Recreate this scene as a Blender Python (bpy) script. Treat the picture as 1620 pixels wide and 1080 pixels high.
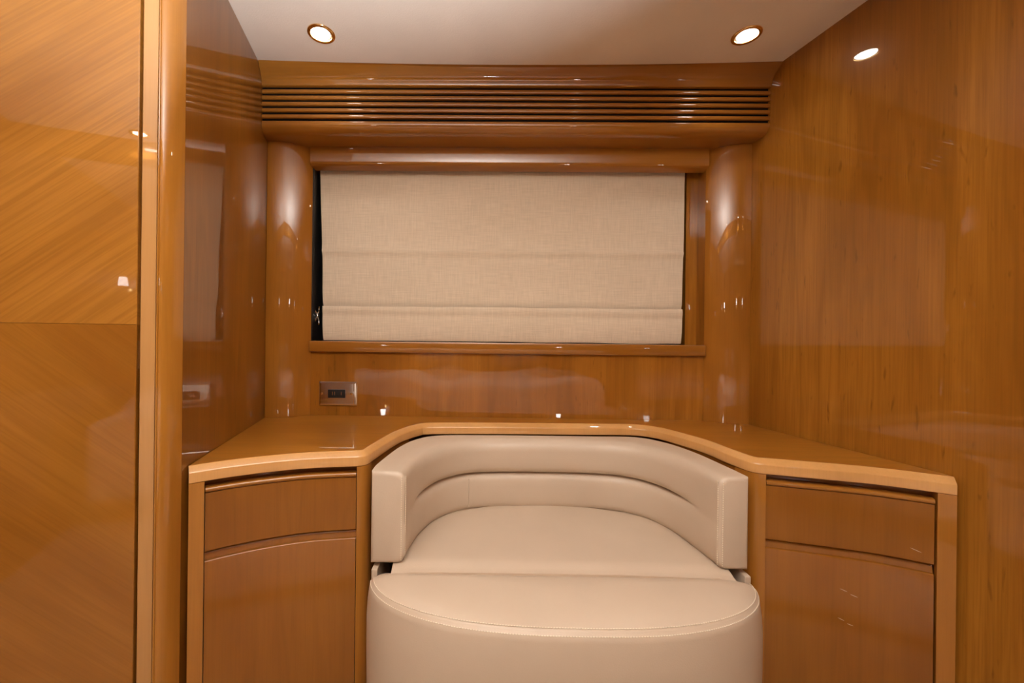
import bpy, bmesh, math, random
from mathutils import Vector, Matrix, noise

random.seed(7)
for o in list(bpy.data.objects):
    bpy.data.objects.remove(o)
scene = bpy.context.scene
COL = scene.collection

# ------------------------------------------------------------------ camera
CAMZ = 1.02
cam_d = bpy.data.cameras.new('camera')
cam = bpy.data.objects.new('camera', cam_d)
COL.objects.link(cam)
cam_d.sensor_width = 36.0
cam_d.lens = 650.0 / 1620.0 * 36.0
cam_d.shift_x = 67.0 / 1620.0
cam_d.shift_y = -7.0 / 1620.0
cam_d.clip_start = 0.02
cam.matrix_world = (Matrix.Translation((0, 0, CAMZ)) @ Matrix.Rotation(0.0135, 4, 'Z')
                    @ Matrix.Rotation(math.pi / 2, 4, 'X') @ Matrix.Rotation(0.0115, 4, 'Z'))
scene.camera = cam

# ------------------------------------------------------------------ world and exposure
world = bpy.data.worlds.new('world')
scene.world = world
world.use_nodes = True
world.node_tree.nodes['Background'].inputs[0].default_value = (0.02, 0.025, 0.035, 1)
world.node_tree.nodes['Background'].inputs[1].default_value = 0.3
vs = scene.view_settings
vs.view_transform = 'Standard'
vs.look = 'None'
vs.gamma = 1.0
vs.exposure = 0.0
vs.use_curve_mapping = False

# lamp strengths (the lamps themselves are built further down)
LAMP_COL = (1.0, 0.99, 0.97)
BEDSIDE_LAMP = 50.0
DOWNLIGHT_GLOW = 30.0
DOWNLIGHT_SPOT = 2.0
BERTH_FILL = 21.0  # unseen spots added to brighten the bedding and front-facing surfaces

# the photographer's flash, bounced off the ceiling
fl_d = bpy.data.lights.new('bounce_flash', 'AREA')
fl_d.shape = 'DISK'
fl_d.size = .10
fl_d.energy = 51.0
fl_d.color = (.93, 1.0, 1.08)
fl_d.spread = math.radians(137)
fl = bpy.data.objects.new('bounce_flash', fl_d)
COL.objects.link(fl)
fl.location = (.08, -.03, 1.13)
fl.rotation_euler = (math.pi + math.radians(5.5), math.radians(-15), 0)

# ------------------------------------------------------------------ helpers
def mk(name, verts, faces, mat=None, parent=None, loc=(0, 0, 0), smooth=35, kind=None):
    """One mesh object; verts are in world space, loc is where its origin sits."""
    L = Vector(loc)
    base = L.copy()
    if parent is not None:
        base = world_loc(parent) + L
    me = bpy.data.meshes.new(name)
    me.from_pydata([tuple(Vector(v) - base) for v in verts], [], faces)
    bm = bmesh.new()
    bm.from_mesh(me)
    bmesh.ops.recalc_face_normals(bm, faces=bm.faces)
    bm.to_mesh(me)
    bm.free()
    if smooth:
        me.polygons.foreach_set('use_smooth', [True] * len(me.polygons))
        me.set_sharp_from_angle(angle=math.radians(smooth))
    me.update()
    o = bpy.data.objects.new(name, me)
    COL.objects.link(o)
    o.location = L
    if parent is not None:
        o.parent = parent
    if mat is not None:
        me.materials.append(mat)
    if kind:
        o['kind'] = kind
    return o


def world_loc(o):
    v = Vector((0, 0, 0))
    while o is not None:
        v += Vector(o.location)
        o = o.parent
    return v


def thing(name, label, cat, loc=(0, 0, 0), group=None, kind=None):
    o = bpy.data.objects.new(name, None)
    COL.objects.link(o)
    o.location = loc
    o.empty_display_size = 0.05
    tag(o, label, cat, group, kind)
    return o


def tag(o, label=None, cat=None, group=None, kind=None):
    if label:
        o['label'] = label
    if cat:
        o['category'] = cat
    if group:
        o['group'] = group
    if kind:
        o['kind'] = kind
    return o


class MB:
    """Collects shapes into one vertex / face list."""

    def __init__(self):
        self.v, self.f = [], []

    def add(self, vs_, fs_):
        n = len(self.v)
        self.v += [tuple(p) for p in vs_]
        self.f += [tuple(i + n for i in q) for q in fs_]
        return self

    def prism(self, poly, z0, z1):
        n = len(poly)
        v = [(p[0], p[1], z0) for p in poly] + [(p[0], p[1], z1) for p in poly]
        f = [tuple(range(n)), tuple(range(n, 2 * n))]
        f += [(i, (i + 1) % n, (i + 1) % n + n, i + n) for i in range(n)]
        return self.add(v, f)

    def box(self, a, b, bev=0.0):
        x0, y0, z0 = a
        x1, y1, z1 = b
        if bev <= 0:
            return self.prism([(x0, y0), (x1, y0), (x1, y1), (x0, y1)], z0, z1)
        b_ = bev

        def ring(i, z):
            x0_, x1_, y0_, y1_ = x0 + i, x1 - i, y0 + i, y1 - i
            c = b_ * 0.7
            return [(x0_ + c, y0_, z), (x1_ - c, y0_, z), (x1_, y0_ + c, z), (x1_, y1_ - c, z),
                    (x1_ - c, y1_, z), (x0_ + c, y1_, z), (x0_, y1_ - c, z), (x0_, y0_ + c, z)]
        return self.loops([ring(b_, z0), ring(b_ * .3, z0 + b_ * .3), ring(0, z0 + b_),
                           ring(0, z1 - b_), ring(b_ * .3, z1 - b_ * .3), ring(b_, z1)])

    def loops(self, rings, closed=True, caps=True):
        n = len(rings[0])
        v = [p for r in rings for p in r]
        f = []
        for k in range(len(rings) - 1):
            for i in range(n if closed else n - 1):
                j = (i + 1) % n
                f.append((k * n + i, k * n + j, (k + 1) * n + j, (k + 1) * n + i))
        if caps:
            f.append(tuple(range(n)))
            f.append(tuple((len(rings) - 1) * n + i for i in range(n)))
        return self.add(v, f)

    def tube(self, pts, r, seg=8):
        pts = [Vector(p) for p in pts]
        rings = []
        up = Vector((0, 0, 1))
        for i, p in enumerate(pts):
            t = (pts[min(i + 1, len(pts) - 1)] - pts[max(i - 1, 0)]).normalized()
            a = t.cross(up)
            if a.length < 1e-3:
                a = t.cross(Vector((1, 0, 0)))
            a.normalize()
            b = t.cross(a)
            rr = r[i] if isinstance(r, (list, tuple)) else r
            rings.append([p + (a * math.cos(2 * math.pi * k / seg) + b * math.sin(2 * math.pi * k / seg)) * rr
                          for k in range(seg)])
        return self.loops(rings)

    def lathe(self, c, prof, seg=48, axis='Z'):
        rings = []
        for r, z in prof:
            ring = []
            for k in range(seg):
                a = 2 * math.pi * k / seg
                if axis == 'Z':
                    ring.append((c[0] + r * math.cos(a), c[1] + r * math.sin(a), c[2] + z))
                else:
                    ring.append((c[0] + r * math.cos(a), c[1] + z, c[2] + r * math.sin(a)))
            rings.append(ring)
        return self.loops(rings)

    def build(self, name, mat, parent=None, loc=(0, 0, 0), smooth=35, kind=None):
        return mk(name, self.v, self.f, mat, parent, loc, smooth, kind)


def catmull(pts, n):
    """n points evenly spaced along a Catmull-Rom curve through pts."""
    P = [Vector(p) for p in pts]
    P = [P[0] * 2 - P[1]] + P + [P[-1] * 2 - P[-2]]
    out = []
    for i in range(1, len(P) - 2):
        a, b, c, d = P[i - 1], P[i], P[i + 1], P[i + 2]
        for k in range(24):
            t = k / 24
            out.append(0.5 * ((2 * b) + (c - a) * t + (2 * a - 5 * b + 4 * c - d) * t * t
                              + (3 * b - a - 3 * c + d) * t ** 3))
    out.append(P[-2])
    L = [0]
    for i in range(1, len(out)):
        L.append(L[-1] + (out[i] - out[i - 1]).length)
    res = []
    j = 0
    for k in range(n):
        s = L[-1] * k / (n - 1)
        while j < len(L) - 2 and L[j + 1] < s:
            j += 1
        d = L[j + 1] - L[j]
        t = 0 if d < 1e-9 else (s - L[j]) / d
        res.append(out[j].lerp(out[j + 1], min(1, max(0, t))))
    return res


def normals2(path, side):
    """Unit plan normals of a 2-D polyline; side +1 = right of travel, -1 = left."""
    res = []
    for i in range(len(path)):
        a = path[max(i - 1, 0)]
        b = path[min(i + 1, len(path) - 1)]
        t = (b - a).normalized()
        res.append(Vector((t.y, -t.x)) * side)
    return res


def sweep(mb, path, nrm, profile):
    """Closed cross-section (offset, z) carried along a plan path."""
    rings = []
    for i, (p, n) in enumerate(zip(path, nrm)):
        pr = profile(i / (len(path) - 1)) if callable(profile) else profile
        rings.append([(p.x + n.x * o, p.y + n.y * o, z) for o, z in pr])
    return mb.loops(rings)


# ------------------------------------------------------------------ materials
def new_mat(name):
    m = bpy.data.materials.new(name)
    m.use_nodes = True
    nt = m.node_tree
    return m, nt, nt.nodes['Principled BSDF']


def ramp(nt, src, stops):
    r = nt.nodes.new('ShaderNodeValToRGB')
    el = r.color_ramp.elements
    while len(el) < len(stops):
        el.new(0.5)
    for e, (p, c) in zip(el, stops):
        e.position = p
        e.color = c if len(c) == 4 else (*c, 1)
    nt.links.new(src, r.inputs[0])
    return r


def wood(name, light, dark, rot=(0, 0, 0), figure=1.0, fine=1.0, coat=1.0, rough=0.3, coat_rough=0.012, seed=0.0,
         ior=1.5, flecks=0.0, lines=0.0, flat=1.0):
    """Lacquered cherry veneer; grain runs along local Z after the rotation."""
    m, nt, b = new_mat(name)
    N, L = nt.nodes, nt.links
    tc = N.new('ShaderNodeTexCoord')
    mp0 = N.new('ShaderNodeMapping')
    mp0.inputs['Rotation'].default_value = rot
    mp0.inputs['Location'].default_value = (seed, seed * 1.7, seed * .6)
    L.new(tc.outputs['Object'], mp0.inputs[0])

    def noise_at(scale, sc, det, dist=0.0, rgh=.55):
        mp = N.new('ShaderNodeMapping')
        mp.inputs['Scale'].default_value = (scale[0], scale[1] * flat, scale[2])
        L.new(mp0.outputs[0], mp.inputs[0])
        n = N.new('ShaderNodeTexNoise')
        n.inputs['Scale'].default_value = sc
        n.inputs['Detail'].default_value = det
        n.inputs['Distortion'].default_value = dist
        n.inputs['Roughness'].default_value = rgh
        L.new(mp.outputs[0], n.inputs[0])
        return n
    broad = noise_at((2.6, 2.6, .7), 1.6, 3, .4)
    streak = noise_at((26, 26, .9), 2.2, 5, .5, .6)
    fine_n = noise_at((150, 150, 3.5), 2.0, 3, 0, .6)
    # cathedral rings: bands of a stretched, warped field
    ring = noise_at((5.2, 5.2, .55), 1.3, 2, .35)
    mul = N.new('ShaderNodeMath')
    mul.operation = 'MULTIPLY'
    mul.inputs[1].default_value = 26.0
    L.new(ring.outputs[0], mul.inputs[0])
    sn = N.new('ShaderNodeMath')
    sn.operation = 'SINE'
    L.new(mul.outputs[0], sn.inputs[0])
    rr = ramp(nt, sn.outputs[0], [(0.0, (0, 0, 0)), (0.75, (0.06, 0.06, 0.06)), (1.0, (1, 1, 1))])

    def mix(fac_node, fac_socket, a, c, k):
        mx = N.new('ShaderNodeMix')
        mx.data_type = 'RGBA'
        mm = N.new('ShaderNodeMath')
        mm.operation = 'MULTIPLY'
        mm.inputs[1].default_value = k
        L.new(fac_socket, mm.inputs[0])
        L.new(mm.outputs[0], mx.inputs['Factor'])
        for sock, val in ((mx.inputs['A'], a), (mx.inputs['B'], c)):
            if hasattr(val, 'is_linked'):
                L.new(val, sock)
            else:
                sock.default_value = (*val, 1)
        return mx.outputs['Result']
    mid = tuple(.5 * (p + q) for p, q in zip(light, dark))
    b1 = ramp(nt, broad.outputs[0], [(.34, dark), (.66, light)])
    s1 = ramp(nt, streak.outputs[0], [(.40, (0, 0, 0)), (.68, (1, 1, 1))])
    f1 = ramp(nt, fine_n.outputs[0], [(.45, (0, 0, 0)), (.75, (1, 1, 1))])
    c0 = mix(None, s1.outputs[0], b1.outputs[0], tuple(x * .72 for x in mid), .40 * figure)
    c1 = mix(None, rr.outputs[0], c0, tuple(x * .48 for x in mid), .26 * figure)
    c2 = mix(None, f1.outputs[0], c1, tuple(x * .6 for x in mid), .38 * fine)
    if lines:
        ln_n = noise_at((95, 95, 1.3), 1.5, 2, 0, .5)
        lr_ = ramp(nt, ln_n.outputs[0], [(.50, (0, 0, 0)), (.60, (1, 1, 1))])
        c2 = mix(None, lr_.outputs[0], c2, tuple(x * .62 for x in mid), lines)
    if flecks:
        fl_n = noise_at((46, 46, 9), 1.6, 2, .2)
        fr_ = ramp(nt, fl_n.outputs[0], [(.66, (0, 0, 0)), (.76, (1, 1, 1))])
        c2 = mix(None, fr_.outputs[0], c2, tuple(x * .35 for x in mid), flecks)
    L.new(c2, b.inputs['Base Color'])
    b.inputs['Roughness'].default_value = rough
    b.inputs['IOR'].default_value = ior
    b.inputs['Specular IOR Level'].default_value = .08
    b.inputs['Coat Weight'].default_value = coat
    b.inputs['Coat Roughness'].default_value = coat_rough
    b.inputs['Coat IOR'].default_value = 1.56
    # orange-peel of the lacquer
    pe = noise_at((1, 1, 1), 9, 2)
    bp = N.new('ShaderNodeBump')
    bp.inputs['Strength'].default_value = .02
    bp.inputs['Distance'].default_value = .001
    L.new(pe.outputs[0], bp.inputs['Height'])
    L.new(bp.outputs[0], b.inputs['Coat Normal'])
    return m


def plain(name, col, rough=.5, metal=0.0, bump=None, spec=.5, mottled=0.0, mscale=8):
    m, nt, b = new_mat(name)
    N, L = nt.nodes, nt.links
    b.inputs['Roughness'].default_value = rough
    b.inputs['Metallic'].default_value = metal
    b.inputs['Specular IOR Level'].default_value = spec
    tc = N.new('ShaderNodeTexCoord')
    n = N.new('ShaderNodeTexNoise')
    n.inputs['Scale'].default_value = mscale
    n.inputs['Detail'].default_value = 5
    L.new(tc.outputs['Object'], n.inputs[0])
    k = mottled
    r = ramp(nt, n.outputs[0], [(.3, tuple(c * (1 - k) for c in col)), (.7, tuple(min(1, c * (1 + k)) for c in col))])
    L.new(r.outputs[0], b.inputs['Base Color'])
    if bump:
        sc, st = bump
        n2 = N.new('ShaderNodeTexNoise')
        n2.inputs['Scale'].default_value = sc
        n2.inputs['Detail'].default_value = 4
        L.new(tc.outputs['Object'], n2.inputs[0])
        bp = N.new('ShaderNodeBump')
        bp.inputs['Strength'].default_value = st
        bp.inputs['Distance'].default_value = .002
        L.new(n2.outputs[0], bp.inputs['Height'])
        L.new(bp.outputs[0], b.inputs['Normal'])
    return m


def glow(name, col, strength):
    m, nt, b = new_mat(name)
    b.inputs['Base Color'].default_value = (.9, .9, .88, 1)
    b.inputs['Emission Color'].default_value = (*col, 1)
    b.inputs['Emission Strength'].default_value = strength
    return m


CH_L = (0.420, 0.166, 0.019)
CH_D = (0.270, 0.091, 0.009)
M = {}
M['wall_wood'] = wood('cherry_wall', CH_L, CH_D, seed=.37, fine=1.2, flecks=.5, lines=.22)
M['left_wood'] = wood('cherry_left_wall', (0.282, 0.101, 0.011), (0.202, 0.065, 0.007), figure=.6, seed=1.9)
M['panel_wood'] = wood('cherry_figured_panel', (0.460, 0.176, 0.021), (0.280, 0.091, 0.009), figure=1.3, seed=2.6, flecks=.5)
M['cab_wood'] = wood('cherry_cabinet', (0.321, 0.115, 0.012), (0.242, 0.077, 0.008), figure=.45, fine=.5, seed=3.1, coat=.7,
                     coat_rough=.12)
M['solid_wood'] = wood('cherry_solid', (0.475, 0.196, 0.028), (0.380, 0.142, 0.018), figure=.3, fine=.5, seed=4.4)
M['solid_wood_x'] = wood('cherry_solid_cross', (0.413, 0.164, 0.023), (0.310, 0.111, 0.013), rot=(0, math.pi / 2, 0),
                         figure=.35, fine=.5, seed=5.2)
M['top_wood'] = wood('cherry_worktop', (0.470, 0.190, 0.025), (0.360, 0.128, 0.015), rot=(0, math.pi / 2, 0), figure=.6, seed=6.3)
M['column_wood'] = wood('cherry_column', (0.460, 0.181, 0.023), (0.330, 0.117, 0.014), figure=.5, seed=7.7)
M['door_up'] = wood('cherry_door_diagonal_rising', (0.500, 0.213, 0.032), (0.360, 0.133, 0.017), rot=(0, math.radians(-51), 0),
                    figure=.5, fine=.9, lines=.30, flat=.02, seed=8.1)
M['door_low'] = wood('cherry_door_diagonal_falling', (0.414, 0.165, 0.021), (0.299, 0.105, 0.012), rot=(0, math.radians(51), 0),
                     figure=.4, fine=.6, lines=.16, flat=.02, seed=9.4)
M['dark'] = plain('black_void', (.006, .005, .005), .8, spec=.1)
M['glass'] = plain('tinted_window_glass', (.006, .006, .008), .06)
M['frame_black'] = plain('black_aluminium', (.012, .011, .011), .4)
M['ceiling'] = plain('cream_suede_headliner', (.86, .75, .64), .95, bump=(260, .25), spec=.1, mottled=.06, mscale=3.5)
M['leather'] = plain('taupe_leather', (.60, .475, .355), .38, bump=(420, .12), mottled=.03, mscale=6)
M['stitch'] = plain('cream_thread', (.92, .82, .66), .6)
M['brass'] = plain('polished_brass', (.86, .58, .26), .18, metal=1)
M['chrome'] = plain('polished_chrome', (.80, .78, .76), .10, metal=1)
M['black_plastic'] = plain('black_plastic', (.012, .012, .012), .3)
M['carpet'] = plain('beige_carpet', (.42, .33, .24), .95, bump=(600, .6), spec=.1, mottled=.12, mscale=40)
M['linen'] = plain('white_bed_linen', (.86, .81, .76), .85, bump=(30, .4), spec=.2, mottled=.03)
M['lampshade'] = glow('lit_lampshade', LAMP_COL, BEDSIDE_LAMP)
M['bulb'] = glow('lit_downlight_lens', (1, .95, .86), DOWNLIGHT_GLOW)


def blind_fabric():
    m, nt, b = new_mat('beige_slub_linen')
    N, L = nt.nodes, nt.links
    tc = N.new('ShaderNodeTexCoord')

    def nz(scale, sc, det):
        mp = N.new('ShaderNodeMapping')
        mp.inputs['Scale'].default_value = scale
        L.new(tc.outputs['Object'], mp.inputs[0])
        n = N.new('ShaderNodeTexNoise')
        n.inputs['Scale'].default_value = sc
        n.inputs['Detail'].default_value = det
        L.new(mp.outputs[0], n.inputs[0])
        return n.outputs[0]
    h = nz((5, 1, 105), 3, 4)       # horizontal slubs
    v = nz((75, 1, 5), 3, 4)         # vertical slubs
    w = nz((2.5, 1, 2.5), 1.2, 2)
    add = N.new('ShaderNodeMath')
    add.operation = 'ADD'
    L.new(h, add.inputs[0])
    L.new(v, add.inputs[1])
    r = ramp(nt, add.outputs[0], [(.72, (.67, .55, .405)), (1.0, (.75, .615, .46)), (1.0, (.80, .67, .515))])
    r.color_ramp.elements[0].position = .36
    r.color_ramp.elements[1].position = .55
    r.color_ramp.elements[2].position = .70
    hf = N.new('ShaderNodeMath')
    hf.operation = 'MULTIPLY'
    hf.inputs[1].default_value = .5
    L.new(add.outputs[0], hf.inputs[0])
    L.new(hf.outputs[0], r.inputs[0])
    mx = N.new('ShaderNodeMix')
    mx.data_type = 'RGBA'
    mx.blend_type = 'MULTIPLY'
    mx.inputs['Factor'].default_value = .35
    rw = ramp(nt, w, [(.3, (.86, .86, .84)), (.7, (1, 1, 1))])
    L.new(r.outputs[0], mx.inputs['A'])
    L.new(rw.outputs[0], mx.inputs['B'])
    L.new(mx.outputs['Result'], b.inputs['Base Color'])
    b.inputs['Roughness'].default_value = .9
    b.inputs['Specular IOR Level'].default_value = .15
    bp = N.new('ShaderNodeBump')
    bp.inputs['Strength'].default_value = .35
    bp.inputs['Distance'].default_value = .0015
    L.new(add.outputs[0], bp.inputs['Height'])
    L.new(bp.outputs[0], b.inputs['Normal'])
    return m


M['blind'] = blind_fabric()

# ------------------------------------------------------------------ the shell of the cabin
ZC = 1.888          # ceiling
ZT = 0.737          # worktop
REAR = -2.6


def xl(y):
    return -.719 - .20 * (y - 1.4)


def xr(y):
    return .9245 - .187 * (y - 1.4)


def ceil_z(x, y):
    u = (x - .13) / .83
    sag = max(0.0, 1 - u * u)
    t = min(1, max(0, (y - .5) / .6))
    return ZC - .014 * sag * t * t * (3 - 2 * t)


M['jamb_wood_lit'] = wood('lit_cherry_jamb', (.58, .30, .105), (.52, .255, .08), figure=.25, fine=.4, seed=12.7)  # jamb cherry made paler; the light on it is put into the colour
DOOR_O = Vector((-.667, .80))
DOOR_E = Vector((-.982, -.19)).normalized()       # away from the jamb
DOOR_N = Vector((.19, -.982)).normalized()        # out of the door towards the cabin


def dpt(e, n):
    return DOOR_O + DOOR_E * e + DOOR_N * n


far_left = dpt(.86, 0)
LW = Vector((-.20, 1.0)).normalized()             # run of the bulkheads


def lrear(y):
    return far_left.x


# floor
fm = MB().prism([(-2.2, REAR - .1), (1.9, REAR - .1), (1.4, 1.6), (-1.5, 1.6)], -.04, 0)
tag(fm.build('floor', M['carpet'], smooth=0), 'beige carpet covering the cabin floor', 'floor', kind='structure')

# ceiling, sagging a little towards the cornice
mb = MB()
nx, ny = 40, 40
ys = [REAR - .1 + (1.56 - REAR + .1) * j / ny for j in range(ny + 1)]
ys = sorted(set([round(y, 4) for y in ys] + [.6, .75, .9, 1.0, 1.1, 1.2, 1.29]))
top, bot = [], []
for y in ys:
    for i in range(nx + 1):
        x = -2.2 + 4.1 * i / nx
        bot.append((x, y, ceil_z(x, y)))
        top.append((x, y, ZC + .03))
W = nx + 1
fcs = []
nb = len(bot)
for j in range(len(ys) - 1):
    for i in range(nx):
        a = j * W + i
        fcs.append((a, a + 1, a + W + 1, a + W))
        fcs.append((nb + a, nb + a + 1, nb + a + W + 1, nb + a + W))
edge = [i for i in range(W)] + [j * W + nx for j in range(1, len(ys))] + \
       [(len(ys) - 1) * W + i for i in range(nx - 1, -1, -1)] + [j * W for j in range(len(ys) - 2, 0, -1)]
for k in range(len(edge)):
    a, b_ = edge[k], edge[(k + 1) % len(edge)]
    fcs.append((a, b_, nb + b_, nb + a))
mb.add(bot + top, fcs)
tag(mb.build('ceiling', M['ceiling'], smooth=30), 'cream suede ceiling panel above the cornice', 'ceiling', kind='structure')

# bulkheads
YL = .848
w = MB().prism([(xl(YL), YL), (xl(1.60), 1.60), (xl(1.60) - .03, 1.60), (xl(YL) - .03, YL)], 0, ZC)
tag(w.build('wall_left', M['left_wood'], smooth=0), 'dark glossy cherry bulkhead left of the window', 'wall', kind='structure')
w = MB().prism([(xr(REAR), REAR), (xr(1.60), 1.60), (xr(1.60) + .03, 1.60), (xr(REAR) + .03, REAR)], 0, ZC)
tag(w.build('wall_right', M['wall_wood'], smooth=0), 'glossy cherry veneer bulkhead filling the right side', 'wall', kind='structure')
w = MB().prism([(lrear(REAR), REAR), (far_left.x, far_left.y), (far_left.x - .04, far_left.y), (lrear(REAR) - .04, REAR)], 0, ZC)
tag(w.build('wall_left_aft', M['wall_wood'], smooth=0), 'cherry bulkhead behind the photographer beside the bed', 'wall', kind='structure')
w = MB().box((lrear(REAR) - .05, REAR - .03, 0), (xr(REAR) + .05, REAR, ZC))
tag(w.build('wall_rear', M['wall_wood'], smooth=0), 'cherry bulkhead behind the bed head', 'wall', kind='structure')

# window wall: panel below, fields beside and above the opening
YW = 1.455
WX0, WX1 = -.588, .806
w = MB()
w.box((xl(1.5) - .02, YW, 0), (xr(1.5) + .02, 1.60, .985))
w.box((xl(1.5) - .02, YW, .985), (WX0, 1.60, ZC))
w.box((WX1, YW, .985), (xr(1.5) + .02, 1.60, ZC))
w.box((WX0, 1.475, 1.66), (WX1, 1.60, ZC))
w.box((.766, 1.512, .985), (WX1, 1.60, 1.66))
tag(w.build('wall_front', M['panel_wood'], smooth=0), 'figured cherry window wall behind the worktop', 'wall', kind='structure')

# sill and header rails of the window opening
s = MB()
s.box((WX0 + .001, 1.441, .962), (WX1 - .001, 1.56, 1.001), .004)
tag(s.build('trim_1', M['solid_wood_x']), 'cherry sill rail under the beige blind', 'window sill', kind='structure')
s = MB()
prof = [(1.436, 1.69), (1.436, 1.632), (1.438, 1.624), (1.445, 1.618), (1.475, 1.614), (1.475, 1.69)]
rings = [[(x, y, z) for y, z in prof] for x in (WX0 + .001, WX1 - .001)]
s.loops(rings)
tag(s.build('trim_2', M['solid_wood_x']), 'cherry header rail above the beige blind', 'window header', kind='structure')

# window behind the blind
wn = thing('window_1', 'dark tinted cabin window with black frame behind the blind', 'window', ((WX0 + WX1) / 2, 1.57, 1.0), kind='structure')
fr = MB()
fr.box((WX0 + .0005, YW + .001, 1.0015), (WX0 + .0065, 1.575, 1.6135))
fr.box((WX0 + .001, 1.555, 1.001), (WX0 + .05, 1.575, 1.66), .003)
fr.box((.716, 1.555, 1.001), (.765, 1.575, 1.66), .003)
fr.box((WX0 + .05, 1.555, 1.001), (.716, 1.575, 1.04), .003)
fr.box((WX0 + .05, 1.555, 1.62), (.716, 1.575, 1.66), .003)
fr.build('window_frame', M['frame_black'], wn)
g = MB().box((WX0 + .05, 1.562, 1.04), (.716, 1.568, 1.62))
g.build('pane', M['glass'], wn, smooth=0)

# cornice with air vents
co = thing('air_vent_cornice', 'cherry cornice with five slatted air vent louvres over the window', 'air vent', (.1, 1.40, 1.68))


def across(prof, e=.0008):
    return [[(xl(y) + e, y, z) for y, z in prof], [(xr(y) - e, y, z) for y, z in prof]]


GT, GP, GH = 1.8292, .0204, .0092            # top of first gap, pitch, gap height
VB = GT - 5 * GP - GH                        # bottom of the last gap
nseg = 24
prof = [(1.47, ZC - .0155), (1.2885, ZC - .0155), (1.2885, ZC), (1.293, 1.8795), (1.300, 1.8735), (1.309, 1.867), (1.3165, 1.860), (1.321, 1.853),
        (1.3232, 1.845), (1.3245, 1.838), (1.3265, 1.831), (1.3285, GT + .001), (1.331, GT), (1.3372, GT), (1.3372, GT + .003), (1.47, GT + .003)]
# the crown follows the sagging ceiling
mb = MB()
rings = []
for k in range(nseg + 1):
    t = k / nseg
    ring = []
    for i, (y, z) in enumerate(prof):
        x = xl(y) + .0008 + (xr(y) - xl(y) - .0016) * t
        dz = ceil_z(x, y) - ZC
        if i == 0:
            z = ZC + dz - .0005
        elif i == 1:
            continue
        elif z > 1.87:
            z = min(z, ZC + dz * (1.0 if z > 1.885 else .45) - (.0005 if z > 1.885 else 0))
        ring.append((x, y, z))
    rings.append(ring)
mb.loops(rings)
mb.build('crown_moulding', M['solid_wood_x'], co, smooth=50)
prof = [(1.47, VB - .005), (1.3372, VB - .005), (1.3372, VB), (1.333, VB), (1.3305, VB - .001), (1.3295, VB - .004), (1.331, VB - .014), (1.3345, VB - .022), (1.341, VB - .029),
        (1.350, VB - .0335), (1.362, VB - .0355), (1.44, VB - .0365), (1.47, VB - .0365)]
MB().loops(across(prof)).build('lower_moulding', M['solid_wood_x'], co, smooth=50)
for k in range(5):
    z1 = GT - GH - k * GP
    z0 = z1 - (GP - GH)
    c = .003
    prof = [(1.3385, z0), (1.3302, z0), (1.3293, z0 + .0012), (1.3291, (z0 + z1) / 2), (1.3293, z1 - .0012), (1.3302, z1), (1.3385, z1)]
    MB().loops(across(prof)).build('slat', M['solid_wood_x'], co, smooth=60)
MB().loops(across([(1.3375, VB - .004), (1.3375, GT + .002), (1.43, GT + .002), (1.43, VB - .004)])).build('duct_backing', M['dark'], co, smooth=0)


# corner columns between bulkheads and window
def column(outer, inner, wallx, label):
    A, B = Vector(outer), Vector(inner)
    half = math.radians(30)
    ch = (B - A)
    R = ch.length / 2 / math.sin(half)
    n = Vector((ch.y, -ch.x)).normalized()
    if n.y > 0:
        n = -n
    mid = (A + B) / 2
    C = mid - n * R * math.cos(half)
    u = ch.normalized()
    pts = []
    for k in range(29):
        a = -half + 2 * half * k / 28
        pts.append(C + n * R * math.cos(a) + u * R * math.sin(a))
    poly = pts + [Vector((B.x, YW - .001)), Vector((wallx(YW), YW - .001))]
    o = MB().prism([tuple(p) for p in poly], ZT + .0005, VB - .0365)
    ob = mk('corner_column', o.v, o.f, M['column_wood'], None, (mid.x, mid.y, ZT), 30)
    tag(ob, label, 'column', 'rounded corner columns flanking the window')
    return ob


column((xl(1.395) + .001, 1.395), (-.584, YW - .002), lambda y: xl(y) + .001, 'rounded glossy cherry column beside the power socket')
column((xr(1.395) - .001, 1.395), (.803, YW - .002), lambda y: xr(y) - .001, 'rounded glossy cherry column between blind and right bulkhead')

# rounded post at the end of the left bulkhead and the door jamb
P0 = Vector((xl(YL), YL - .0005))
Cc = Vector((-.6252, YL - .004))
arc = []
for k in range(17):
    a = math.radians(-88 * k / 16)
    arc.append((Cc.x + (P0.x - Cc.x) * math.cos(a), Cc.y + .0425 * math.sin(a)))
yb_ = Cc.y - .0425
poly = [(P0.x, P0.y)] + arc + [(-.6256, yb_ + .0012), (-.6262, yb_ - .0008), (-.6272, yb_ - .0016), (-.6284, yb_ - .0010), (-.6290, yb_ + .001),
                               (-.6290, P0.y)]
tag(MB().prism(poly, 0, ZC - .0005).build('trim_3', M['solid_wood'], smooth=30),
    'rounded cherry post ending the left bulkhead', 'post', kind='structure')
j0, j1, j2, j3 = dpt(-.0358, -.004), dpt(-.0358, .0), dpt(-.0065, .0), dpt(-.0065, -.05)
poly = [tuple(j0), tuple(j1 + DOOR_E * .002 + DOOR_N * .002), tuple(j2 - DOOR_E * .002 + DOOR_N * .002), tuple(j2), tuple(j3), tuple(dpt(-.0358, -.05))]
tag(MB().prism(poly, 0, ZC - .0005).build('trim_4', M['jamb_wood_lit'], smooth=20),
    'flat cherry door jamb beside the rounded post', 'door jamb', kind='structure')
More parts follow.
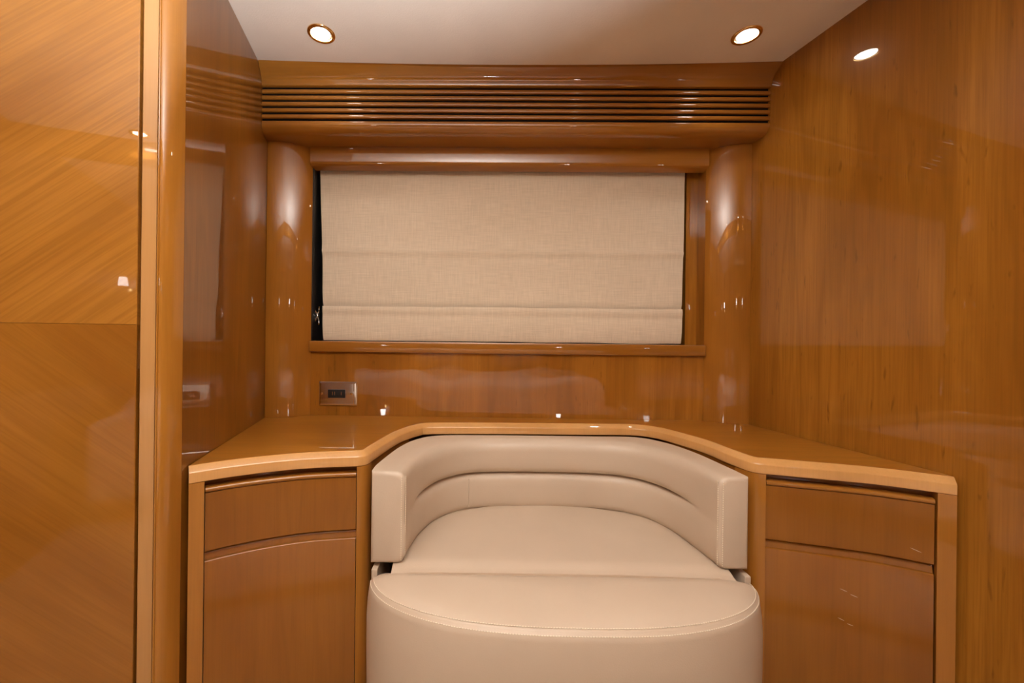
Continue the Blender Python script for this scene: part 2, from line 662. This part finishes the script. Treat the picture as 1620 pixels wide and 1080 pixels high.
# dark backing behind the door gap and a lintel over the door
poly = [tuple(dpt(-.0385, -.052)), tuple(dpt(.88, -.052)), tuple(dpt(.88, -.07)), tuple(dpt(-.0385, -.07))]
tag(MB().prism(poly, 0, ZC).build('trim_5', M['dark'], smooth=0), 'dark rebate behind the door', 'door rebate', kind='structure')
poly = [tuple(dpt(-.006, .0)), tuple(dpt(.86, .0)), tuple(dpt(.86, -.05)), tuple(dpt(-.006, -.05))]
tag(MB().prism(poly, 1.845, ZC - .0005).build('trim_6', M['solid_wood_x'], smooth=0), 'cherry lintel over the door', 'lintel', kind='structure')

# door: two veneer fields with opposed diagonal grain
DS = 1.037
dr = thing('door_1', 'glossy cherry door with diagonal grain at the far left', 'door', (dpt(.32, -.02).x, dpt(.32, -.02).y, .01), kind='structure')


def door_slab(z0, z1, name, mat):
    mb_ = MB()
    e0, e1, b_ = 0.0, .84, .0012
    rings_ = []
    for n, i in ((-.040, 0), (-.0012, 0), (0.0, b_)):
        rings_.append([(*dpt(e0 + i, n), z0 + i * .4), (*dpt(e1 - i, n), z0 + i * .4), (*dpt(e1 - i, n), z1 - i * .4), (*dpt(e0 + i, n), z1 - i * .4)])
    mb_.loops(rings_)
    return mb_.build(name, mat, dr, smooth=0)


door_slab(DS, 1.84, 'upper_panel', M['door_up'])
door_slab(.012, DS, 'lower_panel', M['door_low'])
lp = MB()
a, b_ = dpt(-.0005, -.003), dpt(-.0052, -.003)
lp.prism([tuple(a), tuple(b_), tuple(dpt(-.0052, -.03)), tuple(dpt(-.0005, -.03))], .95, 1.005)
lt = lp.build('latch_plate', M['chrome'], dr, smooth=0)
lt['label'] = 'small chrome latch plate in the door gap'

# wooden beam across the ceiling behind the camera
bx_ = MB().box((lrear(-.3) + .02, -.59, ZC - .085), (xr(-.4) - .006, -.47, ZC - .0005), .01)
tag(bx_.build('trim_7', M['solid_wood_x']), 'cherry ceiling beam behind the camera', 'beam', kind='structure')

# ------------------------------------------------------------------ worktop
FL = catmull([(-.603, .862), (-.545, .905), (-.472, .945), (-.390, .976), (-.284, .997)], 26)     # left cabinet face
FR = catmull([(.682, .990), (.788, .960), (.884, .931), (.950, .900), (1.006, .868)], 26)         # right cabinet face
INN = catmull([(-.284, .997), (-.269, 1.004), (-.260, 1.020), (-.254, 1.06), (-.222, 1.215), (-.178, 1.308), (-.130, 1.336), (.10, 1.350),
               (.40, 1.358), (.520, 1.358), (.575, 1.330), (.606, 1.277), (.644, 1.165), (.655, 1.07), (.662, 1.025), (.669, 1.002), (.682, .990)], 120)
front = FL[:-1] + INN + FR[1:]
fn = normals2(front, 1)
TB = .702


def worktop_ring(inset, z):
    r = [(p.x - n.x * inset, p.y - n.y * inset, z) for p, n in zip(front, fn)]
    # both ends stay against the bulkheads
    r[0] = (max(xl(r[0][1]) + .002, r[0][0]), r[0][1], z)
    yb = 1.453
    back = [(xr(r[-1][1] + .02) - .002, r[-1][1] + .02, z), (xr(yb) - .002, yb, z), (xl(yb) + .002, yb, z), (xl(r[0][1] + .01) + .002, r[0][1] + .01, z)]
    return r + back


M['edge_wood_lit'] = wood('lit_cherry_lipping', (.70, .37, .13), (.62, .31, .10), figure=.25, fine=.4, seed=11.2, coat=.8, coat_rough=.05)  # same cherry, lightened to paint in the light caught by the edge
mb = MB()
mb.loops([worktop_ring(.0157, TB), worktop_ring(.0157, ZT)])
wt = mk('worktop', mb.v, mb.f, M['top_wood'], None, (.2, 1.25, TB), 28)
tag(wt, 'glossy cherry worktop wrapping around the leather bench', 'worktop')
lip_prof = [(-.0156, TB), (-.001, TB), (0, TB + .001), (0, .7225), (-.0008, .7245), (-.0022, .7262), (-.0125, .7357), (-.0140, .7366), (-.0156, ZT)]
lb = sweep(MB(), front, fn, lip_prof).build('edge_lipping', M['edge_wood_lit'], wt, smooth=28)
lb['label'] = 'bevelled solid wood edge with its brightness painted in'

# ------------------------------------------------------------------ cabinets
Z_DT, Z_DB, Z_DOOR = .686, .545, .525


def cabinet(face, inner, side_wall, mirror, label, cut0, cut1):
    """face: plan curve outer end -> inner end; inner: continuation round the knee corner."""
    c = thing('vanity_cabinet', label, 'cabinet', ((face[0].x + face[-1].x) / 2, .98 + .1, 0), 'curved cabinets either side of the bench')
    sgn = -1 if mirror else 1
    path = face
    nr = normals2(path, sgn)
    n = len(path)
    i0, i1 = cut0, n - 1 - cut1
    T = TB - .0005
    # carcass: filled plan behind the fronts
    body = [p - q * .030 for p, q in zip(path, nr)]
    poly = [tuple(p) for p in body]
    inn = []
    for p in inner:
        if p.y > 1.28:
            break
        inn.append(p)
    ni = normals2(inn, sgn)
    poly += [tuple(p - q * .004) for p, q in zip(inn, ni) if p.y > 1.03]
    poly += [(poly[-1][0], 1.40), (side_wall(1.40) + (-.003 if mirror else .003), 1.40)]
    poly += [(side_wall(.93) + (-.003 if mirror else .003), .93)]
    MB().prism(poly, .0, T).build('carcass', M['cab_wood'], c, smooth=25)
    # outer stile
    sp, sn_ = path[:i0 + 1], nr[:i0 + 1]
    sweep(MB(), sp, sn_, [(0, 0), (0, T), (-.0295, T), (-.0295, 0)]).build('stile', M['solid_wood'], c, smooth=30)
    # inner stile: rounds the corner into the kneehole
    corner = path[i1:] + [p for p in inn[1:] if p.y < 1.045]
    cn = normals2(corner, sgn)
    sweep(MB(), corner, cn, [(0, 0), (0, T), (-.0255, T), (-.0255, 0)]).build('stile', M['solid_wood'], c, smooth=40)
    # fronts between the stiles
    g = .0022
    fp = catmull([tuple(p) for p in path[i0:i1 + 1]], 30)
    d0 = (fp[1] - fp[0]).normalized()
    d1 = (fp[-1] - fp[-2]).normalized()
    fp[0] = fp[0] + d0 * g
    fp[-1] = fp[-1] - d1 * g
    fnr = normals2(fp, sgn)
    # drawer
    D = -.007
    dw = sweep(MB(), fp, fnr, [(D - .018, Z_DB), (D - .002, Z_DB), (D, Z_DB + .002), (D, Z_DT - .0125), (D - .018, Z_DT - .0125)]).build('drawer_front', M['cab_wood'], c, smooth=40)
    lip = []
    zc_ = Z_DT - .006
    for k in range(13):
        a = math.radians(-90 + 180 * k / 12)
        lip.append((D - .003 + .0065 * math.cos(a), zc_ + .006 * math.sin(a)))
    lip += [(D - .018, Z_DT), (D - .018, Z_DT - .012)]
    sweep(MB(), fp, fnr, lip).build('finger_lip', M['solid_wood_x'], dw, smooth=60)
    # recessed finger channel under the drawer
    sweep(MB(), fp, fnr, [(-.0285, Z_DB + .004), (-.021, Z_DB), (-.015, Z_DB - .008), (-.0145, Z_DB - .010), (-.013, Z_DOOR + .0005), (-.0285, Z_DOOR + .0005)]).build('finger_channel', M['cab_wood'], c, smooth=30)
    # door
    sweep(MB(), fp, fnr, [(D - .020, .07), (D - .002, .07), (D, .072), (D, Z_DOOR - .003), (D - .001, Z_DOOR - .001), (D - .003, Z_DOOR), (D - .020, Z_DOOR)]).build('cabinet_door', M['cab_wood'], c, smooth=40)
    # plinth
    sweep(MB(), fp, fnr, [(-.029, 0), (-.018, 0), (-.018, .066), (-.029, .066)]).build('plinth', M['solid_wood'], c, smooth=30)
    return c


def scratch(parent, face, sgn, x, z, ln, tilt):
    nr = normals2(face, sgn)
    i = min(range(1, len(face) - 1), key=lambda k: abs(face[k].x - x))
    t = (face[i + 1] - face[i - 1]).normalized()
    if t.x < 0:
        t = -t
    y_ = face[i].lerp(face[i + 1], .5).y if False else face[i].y + (x - face[i].x) * t.y / t.x
    c = Vector((x, y_)) - nr[i] * .0068
    n = nr[i]
    pts = []
    for k in range(7):
        u = -1 + k / 3
        pts.append((u * ln, .00055 * (1 - u * u) ** .5 if abs(u) < 1 else 0.0, tilt * u * ln))
    out = MB()
    rings_ = []
    for u, h, dz in pts:
        p = c + t * u
        h += .0001
        rings_.append([(p.x, p.y, z + dz - h), (p.x + n.x * .0003, p.y + n.y * .0003, z + dz), (p.x, p.y, z + dz + h), (p.x - n.x * .0006, p.y - n.y * .0006, z + dz)])
    out.loops(rings_)
    o = out.build('scratch', M['scuff'], parent, smooth=0)
    o['label'] = 'pale scratch in the lacquer'


M['scuff'] = plain('scuffed_lacquer', (.62, .44, .28), .6)
cabinet(FL, INN, xl, False, 'curved cherry cabinet with drawer and door left of the bench', 2, 0)
FRr = list(reversed(FR))
INr = list(reversed(INN))
cab_r = cabinet(FRr, INr, xr, True, 'curved cherry cabinet with scratched drawer and door right of the bench', 2, 1)

parts = {o.name.split('.')[0]: o for o in cab_r.children}
for nm, x, z, ln, tl in (('cabinet_door', .846, .452, .007, -.35), ('cabinet_door', .864, .443, .007, -.3), ('cabinet_door', .842, .385, .006, -.4),
                         ('cabinet_door', .858, .376, .006, -.25), ('drawer_front', .956, .570, .009, -.35)):
    scratch(parts[nm], FRr, -1, x, z, ln, tl)

# ------------------------------------------------------------------ upholstered seat
seat = thing('vanity_bench', 'taupe leather vanity bench with wraparound backrest between the cabinets', 'bench', (.2, 1.0, 0))
SI = catmull([(-.163, .970), (-.158, 1.03), (-.140, 1.12), (-.100, 1.205), (-.030, 1.268), (.06, 1.290), (.21, 1.296), (.36, 1.292),
              (.455, 1.272), (.522, 1.215), (.556, 1.13), (.570, 1.03), (.574, .970)], 90)
SO = catmull([(-.241, .970), (-.239, 1.03), (-.214, 1.18), (-.176, 1.275), (-.110, 1.325), (.05, 1.338), (.21, 1.342), (.38, 1.344),
              (.520, 1.342), (.585, 1.285), (.622, 1.18), (.636, 1.05), (.641, .970)], 90)


def smooth01(t):
    t = min(1, max(0, t))
    return t * t * (3 - 2 * t)


def back_section(s):
    """(inward fraction 0 = inner face .. 1 = outer face, extra offset towards the seat, z)"""
    e = min(s, 1 - s)
    k = smooth01((e - .06) / .12)                       # crease fades at the arm ends
    kb = smooth01(e / .06)
    zc_ = .594
    tp = .7012
    b0 = .4855 - .004 * kb
    pr = []
    # lower panel, bottom to crease
    pr += [(1, 0, b0), (.5, 0, b0), (0, -.014, b0), (0, -.004, b0 + .004), (0, .0015, b0 + .013)]
    for t in (.2, .35, .5, .65, .8):
        pr.append((0, .002 + .0035 * math.sin(math.pi * t), b0 + (zc_ - b0) * t))
    pr += [(0, .002 - .003 * k, zc_ - .009), (0, .002 - .012 * k, zc_ - .003), (0, .002 - .021 * k, zc_)]
    pr += [(0, .002 - .008 * k, zc_ + .0025), (0, .002 + .002 * k, zc_ + .008)]
    for t in (.2, .35, .5, .65, .8):
        pr.append((0, .003 + .0045 * k * math.sin(math.pi * t) + .003 * k, zc_ + (tp - zc_) * t))
    pr += [(0, .000, tp - .012), (0, -.006, tp - .005), (0, -.016, tp - .001), (.5, 0, tp), (1, 0, tp)]
    return pr


mb = MB()
rings = []
sn_ = normals2(SI, 1)
NS = len(SI)
for i in range(NS):
    s = i / (NS - 1)
    pi, po = SI[i], SO[i]
    n = sn_[i]
    ring = []
    for fr_, off, z in back_section(s):
        p = pi.lerp(po, fr_) + n * off
        ring.append((p.x, p.y, z))
    rings.append(ring)


def cap_rings(ring, dirv):
    """Rounded arm end: a few shrinking copies pushed along dirv."""
    c = Vector((0, 0, 0))
    for p in ring:
        c += Vector(p)
    c /= len(ring)
    c = Vector(((min(p[0] for p in ring) + max(p[0] for p in ring)) / 2, c.y, (min(p[2] for p in ring) + max(p[2] for p in ring)) / 2))
    out = []
    for d, k in ((.004, .0012), (.0075, .0045), (.009, .0095)):
        rr_ = []
        for p in ring:
            v = Vector(p)
            dx = c.x - v.x
            dz = c.z - v.z
            rr_.append((v.x + math.copysign(min(abs(dx), k), dx), v.y + dirv * d, v.z + math.copysign(min(abs(dz), k), dz)))
        out.append(rr_)
    return out


rings = list(reversed(cap_rings(rings[0], -1))) + rings + cap_rings(rings[-1], -1)
mb.loops(rings)
bk = mb.build('backrest', M['leather'], seat, smooth=50)


def dash_mesh(pts, step=.0052, ln=.0036, r=.00095):
    """Row of little stitches following a 3-D polyline."""
    out = MB()
    P = [Vector(p) for p in pts]
    acc, nxt = 0.0, 0.0
    for a, b in zip(P, P[1:]):
        d = (b - a).length
        if d < 1e-9:
            continue
        while nxt < acc + d:
            t = (nxt - acc) / d
            c = a.lerp(b, t)
            u = (b - a).normalized()
            out.tube([c - u * ln / 2, c, c + u * ln / 2], [r * .6, r, r * .6], 5)
            nxt += step
        acc += d
    return out


# double stitching down the front inner corner of each arm end
st = MB()
for xi, sg in ((-.163, 1), (.574, -1)):
    for off, yy in ((-.0075, .9605), (.0005, .967)):
        pts = []
        for k in range(25):
            z = .497 + (.690 - .497) * k / 24
            pts.append((xi + sg * (off + .0022 + (.0008 if off > 0 else 0)), yy - (.0008 if off > 0 else 0), z))
        d = dash_mesh(pts)
        st.add(d.v, d.f)
st.build('stitching', M['stitch'], bk, kind='stuff')
# vertical welt in the lower panel at the left bend
wl = MB()
i = 27
p0 = SI[i] + sn_[i] * .0035
wl.tube([(p0.x, p0.y, .495), (p0.x + sn_[i].x * .002, p0.y + sn_[i].y * .002, .54), (p0.x, p0.y, .582)], [.0012, .0022, .0012], 8)
wl.build('welt', M['leather'], bk)

# seat cushion
mb = MB()
rows = []
Y0, Y1 = .940, 1.315
NX, NY = 56, 44
sil = [p for p in SI[:46]]
sir = [p for p in SI[45:]]


def edge_x(path, y):
    best = None
    for a, b in zip(path, path[1:]):
        if (a.y - y) * (b.y - y) <= 0 and abs(a.y - b.y) > 1e-6:
            best = a.lerp(b, (y - a.y) / (b.y - a.y)).x
    return best


for j in range(NY + 1):
    y = Y0 + (Y1 - Y0) * j / NY
    if y < .975:
        l, r = -.163 - .025, .574 + .025
    elif y > 1.288:
        l, r = .03, .39
    else:
        l = (edge_x(sil, y) or .03) - .025
        r = (edge_x(sir, y) or .39) + .025
    rows.append((y, l, r))
# soften the outline
for _ in range(3):
    rows = [rows[0]] + [(rows[k][0], (rows[k - 1][1] + 2 * rows[k][1] + rows[k + 1][1]) / 4, (rows[k - 1][2] + 2 * rows[k][2] + rows[k + 1][2]) / 4) for k in range(1, NY)] + [rows[-1]]
tv, tf = [], []
for j, (y, l, r) in enumerate(rows):
    for i in range(NX + 1):
        u = i / NX
        x = l + (r - l) * u
        e = min(u, 1 - u) * (r - l)
        z = .489 - .004 * (1 - smooth01(e / .05)) + .004 * math.sin(math.pi * u)
        z -= .011 * (1 - smooth01((y - .940) / .04))
        z += .0016 * noise.noise(Vector((x * 9, y * 9, 3.1)))
        # a few soft creases running from the back towards the front
        for cx_, cy_, sl, ln in ((.055, 1.17, .35, .05), (.225, 1.12, .12, .085), (.13, 1.14, .25, .04)):
            dx = (x - cx_) + sl * (y - cy_)
            wgt = max(0, 1 - ((y - cy_) / ln) ** 2)
            z -= .0016 * wgt * math.exp(-(dx / .006) ** 2)
            z += .0012 * wgt * math.exp(-((dx - .014) / .009) ** 2)
        tv.append((x, y, z))
W = NX + 1
for j in range(NY):
    for i in range(NX):
        a = j * W + i
        tf.append((a, a + 1, a + W + 1, a + W))
nb = len(tv)
tv += [(x, y, .36) for x, y, z in tv]
edge = [i for i in range(W)] + [j * W + NX for j in range(1, NY + 1)] + [NY * W + i for i in range(NX - 1, -1, -1)] + [j * W for j in range(NY - 1, 0, -1)]
for k in range(len(edge)):
    a, b_ = edge[k], edge[(k + 1) % len(edge)]
    tf.append((a, b_, nb + b_, nb + a))
used = {}
# drop the unused lower grid interior
keep = sorted(set(i for f in tf for i in f))
rem = {o: n for n, o in enumerate(keep)}
mk('seat_cushion', [tv[i] for i in keep], [tuple(rem[i] for i in f) for f in tf], M['leather'], seat, smooth=60)

# front bolster: D-shaped padded block with a stitched top seam
BC, BH, BYB, BF = .195, .421, .955, .208


def bolster_outline(grow):
    pts = []
    n = 96
    h = BH + grow
    for k in range(n + 1):                           # front arc, left to right
        a = math.pi * k / n
        cx_ = -math.cos(a)
        dx = math.copysign(abs(cx_) ** .86, cx_)
        yy = BYB - .035 + min(grow, 0) - (BF - .035 + (grow if grow > 0 else 2 * grow)) * max(0, 1 - abs(dx) ** 2.6) ** .52
        pts.append((BC + h * dx, yy))
    rc = .035
    for k in range(1, 8):                            # right back corner
        a = math.pi / 2 * k / 7
        pts.append((BC + h - rc * (1 - math.cos(a)), BYB - .035 + min(grow, 0) + rc * math.sin(a)))
    m_ = 24
    x0, x1 = BC - h + rc, BC + h - rc
    for k in range(1, m_):
        pts.append((x1 + (x0 - x1) * k / m_, BYB + min(grow, 0)))
    for k in range(7, 0, -1):
        a = math.pi / 2 * k / 7
        pts.append((BC - h + rc * (1 - math.cos(a)), BYB - .035 + min(grow, 0) + rc * math.sin(a)))
    return pts


SEAMZ = .484


def bol_z(x, y, base):
    # the top rises a little towards the seam line front corners
    return base


brings = []
for grow, z in ((-.010, .012), (-.004, .03), (.003, .10), (.006, .22), (.008, .34), (.008, .41), (.006, .445), (.003, .468), (.0015, .478), (-.001, SEAMZ - .0035),
                (-.0035, SEAMZ - .0008), (-.0045, SEAMZ + .0002), (-.0055, SEAMZ + .0016), (-.0105, .4872), (-.018, .4903), (-.030, .4938), (-.045, .4962)):
    brings.append([(x, y, z) for x, y in bolster_outline(grow)])
mb = MB()
mb.loops(brings, caps=True)
# replace the flat cap by shrinking rings
c0 = Vector((BC, .855))
last = brings[-1]
mb = MB()
extra = []
for k in (.88, .76, .62, .48, .34, .2, .1):
    extra.append([(c0.x + (x - c0.x) * k, c0.y + (y - c0.y) * k, .4962 + .0058 * (1 - k * k)) for x, y, z in last])
allr = brings + extra
for r_ in range(len(allr)):
    # back edge tucks down into the crease against the seat
    allr[r_] = [(x, y, z - (.015 * (1 - smooth01((.950 - y) / .055)) if z > .47 else 0)) for x, y, z in allr[r_]]
mb.loops(allr, caps=False)
nr_ = len(allr[0])
mb.add([(c0.x, c0.y, .502)] + allr[-1], [(0, i + 1, (i + 1) % nr_ + 1) for i in range(nr_)])
mb.add([(c0.x, c0.y, .012)] + allr[0], [(0, i + 1, (i + 1) % nr_ + 1) for i in range(nr_)])
bo = mb.build('front_bolster', M['leather'], seat, smooth=60)
st = MB()
for grow, z in ((-.0085, .4884), (.0006, .4795)):
    ol = bolster_outline(grow)[2:-36]
    pts = [(x, y, z - (.015 * (1 - smooth01((.950 - y) / .055)) if z > .47 else 0) + .0004) for x, y in ol if y < .915]
    d = dash_mesh(pts)
    st.add(d.v, d.f)
st.build('stitching', M['stitch'], bo, kind='stuff')
# base under the cushion, seen as a sliver beside it
mb = MB()
mb.prism([(-.205, .93), (.588, .93), (.632, 1.10), (.56, 1.31), (-.14, 1.31), (-.225, 1.10)], 0, .355)
mb.box((-.236, .955, .0), (-.222, 1.10, .476), .002)
mb.box((.628, .955, .0), (.642, 1.10, .476), .002)
mb.build('seat_base', M['leather'], seat, smooth=0)

# ------------------------------------------------------------------ roman blind
bl = thing('roman_blind', 'beige linen roman blind lowered over the window', 'blind', (.085, 1.497, 1.0))


def blind_panel(name, z0, z1, bulge0, bulge1, seed, prof):
    """A cloth band with a little thickness, its width tapering to the sill."""
    nx_, nz_ = 48, 22
    v, f = [], []
    for side in (0, 1):
        for j in range(nz_ + 1):
            t = j / nz_
            z = z0 + (z1 - z0) * t
            gl = (z - 1.0) / .6
            lx = -.553 + (-.572 + .553) * gl + .0025 * noise.noise(Vector((seed, z * 9, 1)))
            rx = .742 + (.752 - .742) * gl + .0025 * noise.noise(Vector((seed + 5, z * 9, 2)))
            for i in range(nx_ + 1):
                u = i / nx_
                x = lx + (rx - lx) * u
                y = 1.497 - prof(t) + .0022 * noise.noise(Vector((x * 4, z * 7, seed))) + .0012 * noise.noise(Vector((x * 16, z * 14, seed)))
                zz = z + (.0016 * noise.noise(Vector((x * 7, seed, 4))) if 0 < j < nz_ else .0022 * noise.noise(Vector((x * 6, seed, 9))))
                v.append((x, y + side * .0022, zz))
    W_ = nx_ + 1
    H_ = nz_ + 1
    nb_ = W_ * H_
    for j in range(nz_):
        for i in range(nx_):
            a_ = j * W_ + i
            f.append((a_, a_ + 1, a_ + W_ + 1, a_ + W_))
            f.append((nb_ + a_, nb_ + a_ + 1, nb_ + a_ + W_ + 1, nb_ + a_ + W_))
    ed = [i for i in range(W_)] + [j * W_ + nx_ for j in range(1, H_)] + [nz_ * W_ + i for i in range(nx_ - 1, -1, -1)] + [j * W_ for j in range(nz_ - 1, 0, -1)]
    for k in range(len(ed)):
        a_, b2 = ed[k], ed[(k + 1) % len(ed)]
        f.append((a_, b2, nb_ + b2, nb_ + a_))
    return mk(name, v, f, M['blind'], bl, smooth=60)


blind_panel('upper_fold', 1.338, 1.652, 0, 0, 1.3, lambda t: .002 + .003 * (1 - smooth01(t / .08)))
blind_panel('middle_fold', 1.1255, 1.3395, 0, 0, 4.2, lambda t: .0015 + .0055 * smooth01((t - .86) / .1) * (1 - .5 * smooth01((t - .96) / .04)) - .004 * (1 - smooth01(t / .10)))
blind_panel('bottom_fold', 1.0035, 1.1275, 0, 0, 8.8, lambda t: .004 + .006 * math.sin(math.pi * min(1, t * 1.02)) ** .6 + .006 * smooth01((t - .7) / .25))
MB().box((-.575, 1.488, 1.640), (.755, 1.512, 1.659), .002).build('head_rail', M['frame_black'], bl)

# cord cleat on the window jamb
cl = thing('cord_cleat', 'small chrome cord cleat in the dark gap beside the blind', 'cleat', (-.581, 1.520, 1.085))
cb = MB()
cxx, cyy, czz = -.5765, 1.490, 1.091
cb.lathe((cxx, cyy + .002, czz), [(.0005, -.005), (.0035, -.004), (.0042, -.001), (.0042, .003)], 16, 'Y')
cb.build('screw', M['chrome'], cl)
for sx, sz in ((-1, 1), (1, 1), (-1, -1), (1, -1)):
    pts = []
    for k in range(9):
        t = k / 8
        pts.append((cxx + sx * (.0015 + .0065 * math.sin(t * 1.7)), cyy - .001 - .004 * t, czz + sz * (.004 + .029 * t)))
    MB().tube(pts, [.0022, .0022, .0021, .002, .002, .0019, .0018, .0016, .001], 8).build('horn', M['chrome'], cl)
MB().box((cxx - .006, cyy + .004, czz - .012), (cxx + .006, 1.509, czz + .012), .001).build('mounting_block', M['frame_black'], cl)

# ------------------------------------------------------------------ power socket
ox0, ox1, oz0, oz1 = -.5525, -.4165, .7715, .8565
so = thing('power_socket', 'chrome power socket plate above the worktop', 'socket', ((ox0 + ox1) / 2, YW, (oz0 + oz1) / 2))


def plate_ring(i, y):
    return [(ox0 + i, y, oz0 + i), (ox1 - i, y, oz0 + i), (ox1 - i, y, oz1 - i), (ox0 + i, y, oz1 - i)]


MB().loops([plate_ring(0, YW - .0005), plate_ring(0, YW - .003), plate_ring(.004, YW - .0065), plate_ring(.007, YW - .007)]).build('cover_plate', M['chrome'], so, smooth=0)
sx0, sx1 = ox0 + .25 * (ox1 - ox0), ox0 + .70 * (ox1 - ox0)
sz0, sz1 = oz0 + .33 * (oz1 - oz0), oz0 + .68 * (oz1 - oz0)
sk = MB().box((sx0, YW - .0095, sz0), (sx1, YW - .006, sz1), .0012).build('socket_insert', M['black_plastic'], so)
for t in (.27, .40, .78):
    x = sx0 + (sx1 - sx0) * t
    MB().box((x - .0012, YW - .0103, sz0 + .010), (x + .0012, YW - .0094, sz1 - .008)).build('contact', M['chrome'], sk, smooth=0)
for t in (.075, .86):
    MB().lathe((ox0 + t * (ox1 - ox0), YW - .007, (oz0 + oz1) / 2), [(.0005, -.0022), (.003, -.0018), (.0042, -.0004), (.0042, .001)], 20, 'Y').build('screw', M['brass'], so)
MB().box((ox1 - .012, YW - .0078, oz0 + .004), (ox1 - .009, YW - .006, oz1 - .004), .0004).build('plate_rib', M['chrome'], so)


# ------------------------------------------------------------------ lamps
def downlight(x, y, label, power=DOWNLIGHT_SPOT, tilt=0):
    z = ceil_z(x, y)
    d = thing('downlight', label, 'downlight', (x, y, z), 'recessed ceiling downlights')
    MB().lathe((x, y, z), [(.0385, .002), (.0385, -.0015), (.037, -.0035), (.033, -.0045), (.0290, -.0035), (.0275, .0), (.0275, .004), (.0385, .004)], 48).build('ring', M['brass'], d, smooth=50)
    MB().lathe((x, y, z), [(.0005, -.0030), (.012, -.0027), (.022, -.0012), (.0272, .0005), (.0272, .003), (.0005, .003)], 48).build('lens', M['bulb'], d, smooth=50)
    ld = bpy.data.lights.new('downlight_beam', 'SPOT')
    ld.energy = power
    ld.color = LAMP_COL
    ld.spot_size = math.radians(100 if tilt else 120)
    ld.spot_blend = .8
    ld.shadow_soft_size = .025
    lo = bpy.data.objects.new('downlight_beam', ld)
    COL.objects.link(lo)
    lo.parent = d
    lo.location = (0, 0, -.012)
    lo.rotation_euler = (-math.radians(tilt), 0, 0)
    return d


downlight(-.449, 1.167, 'lit brass ringed downlight in the ceiling nearest the dark left bulkhead')
downlight(.757, 1.172, 'lit brass ringed downlight in the ceiling nearest the right bulkhead')
downlight(-1.05, -.40, 'added fill downlight over the berth nearest the door', BERTH_FILL, 28)  # this and the next two are added fill lamps, out of view
downlight(.05, -.40, 'added fill downlight over the middle of the berth', BERTH_FILL, 28)
downlight(1.05, -.40, 'added fill downlight over the berth nearest the right bulkhead', BERTH_FILL, 28)

# ------------------------------------------------------------------ the bed behind the camera, mirrored in the lacquer
bed = thing('berth', 'wide berth with pale rumpled linen behind the camera', 'berth', (-.1, -1.75, 0))
MB().box((-1.40, -2.55, .0), (1.18, -.98, .30), .02).build('bed_base', M['solid_wood_x'], bed)
MB().box((-1.40, -2.55, .30), (1.18, -.96, .52), .05).build('mattress', M['linen'], bed)
v, f = [], []
nx_, ny_ = 60, 46
for j in range(ny_ + 1):
    t = j / ny_
    for i in range(nx_ + 1):
        u = i / nx_
        x = -1.44 + 2.66 * u
        if t < .3:
            y = -.925
            z = .12 + (.47 + .10 * noise.noise(Vector((x * 2.4, -.94 * 1.6, 5)))) * t / .3
            y += .018 * noise.noise(Vector((x * 5, z * 3, 0)))
        else:
            y = -.94 - 1.25 * (t - .3) / .7
            z = .62 + .10 * noise.noise(Vector((x * 2.4, y * 1.6, 5))) + .025 * noise.noise(Vector((x * 6, y * 6, 5)))
            z -= .03 * (1 - smooth01((t - .3) / .08))
        v.append((x, y, z))
for j in range(ny_):
    for i in range(nx_):
        a = j * (nx_ + 1) + i
        f.append((a, a + 1, a + nx_ + 2, a + nx_ + 1))
du = mk('duvet', v, f, M['linen'], bed, smooth=60)
sd = du.modifiers.new('thickness', 'SOLIDIFY')
sd.thickness = .02


def pillow(x, y, rz, label):
    v_, f_ = [], []
    n_ = 18
    for side in (1, -1):
        for j in range(n_ + 1):
            for i in range(n_ + 1):
                a_, b2 = -1 + 2 * i / n_, -1 + 2 * j / n_
                h = max(0, (1 - a_ ** 4) * (1 - b2 ** 4)) ** .5
                px, py, pz = a_ * .30 * (1 - .06 * b2 * b2), b2 * .20 * (1 - .06 * a_ * a_), side * .075 * h
                q = Matrix.Rotation(rz, 3, 'Z') @ Matrix.Rotation(math.radians(35), 3, 'X') @ Vector((px, py, pz))
                v_.append((x + q.x, y + q.y, .78 + q.z))
    W_ = n_ + 1
    for s_ in (0, 1):
        for j in range(n_):
            for i in range(n_):
                a_ = s_ * W_ * W_ + j * W_ + i
                f_.append((a_, a_ + 1, a_ + W_ + 1, a_ + W_))
    o = mk('pillow', v_, f_, M['linen'], None, (x, y, .62), 80)
    tag(o, label, 'pillow', 'pillows on the berth')


pillow(-.45, -2.25, .05, 'plump pale pillow on the door side of the berth')
pillow(.55, -2.25, -.06, 'plump pale pillow on the bulkhead side of the berth')


def wall_lamp(x, label):
    y = REAR
    z = 1.42
    t = thing('bedside_wall_lamp', label, 'wall lamp', (x, y, z), 'bedside lamps on the rear bulkhead')
    MB().lathe((x, y + .002, z - .05), [(.001, .016), (.03, .014), (.045, .008), (.045, -.001)], 24, 'Y').build('wall_plate', M['brass'], t)
    MB().tube([(x, y + .012, z - .05), (x, y + .07, z - .06), (x, y + .12, z - .03), (x, y + .12, z + .02)], .007, 10).build('arm', M['brass'], t)
    MB().loops([[(x + r * math.cos(2 * math.pi * k / 32), y + .12 + r * math.sin(2 * math.pi * k / 32), z + h) for k in range(32)] for r, h in ((.036, 0), (.026, .07))]).build('lamp_shade', M['lampshade'], t, smooth=40)


wall_lamp(-1.2, 'lit brass wall lamp at the door side of the berth')
wall_lamp(1.10, 'lit brass wall lamp at the bulkhead side of the berth')
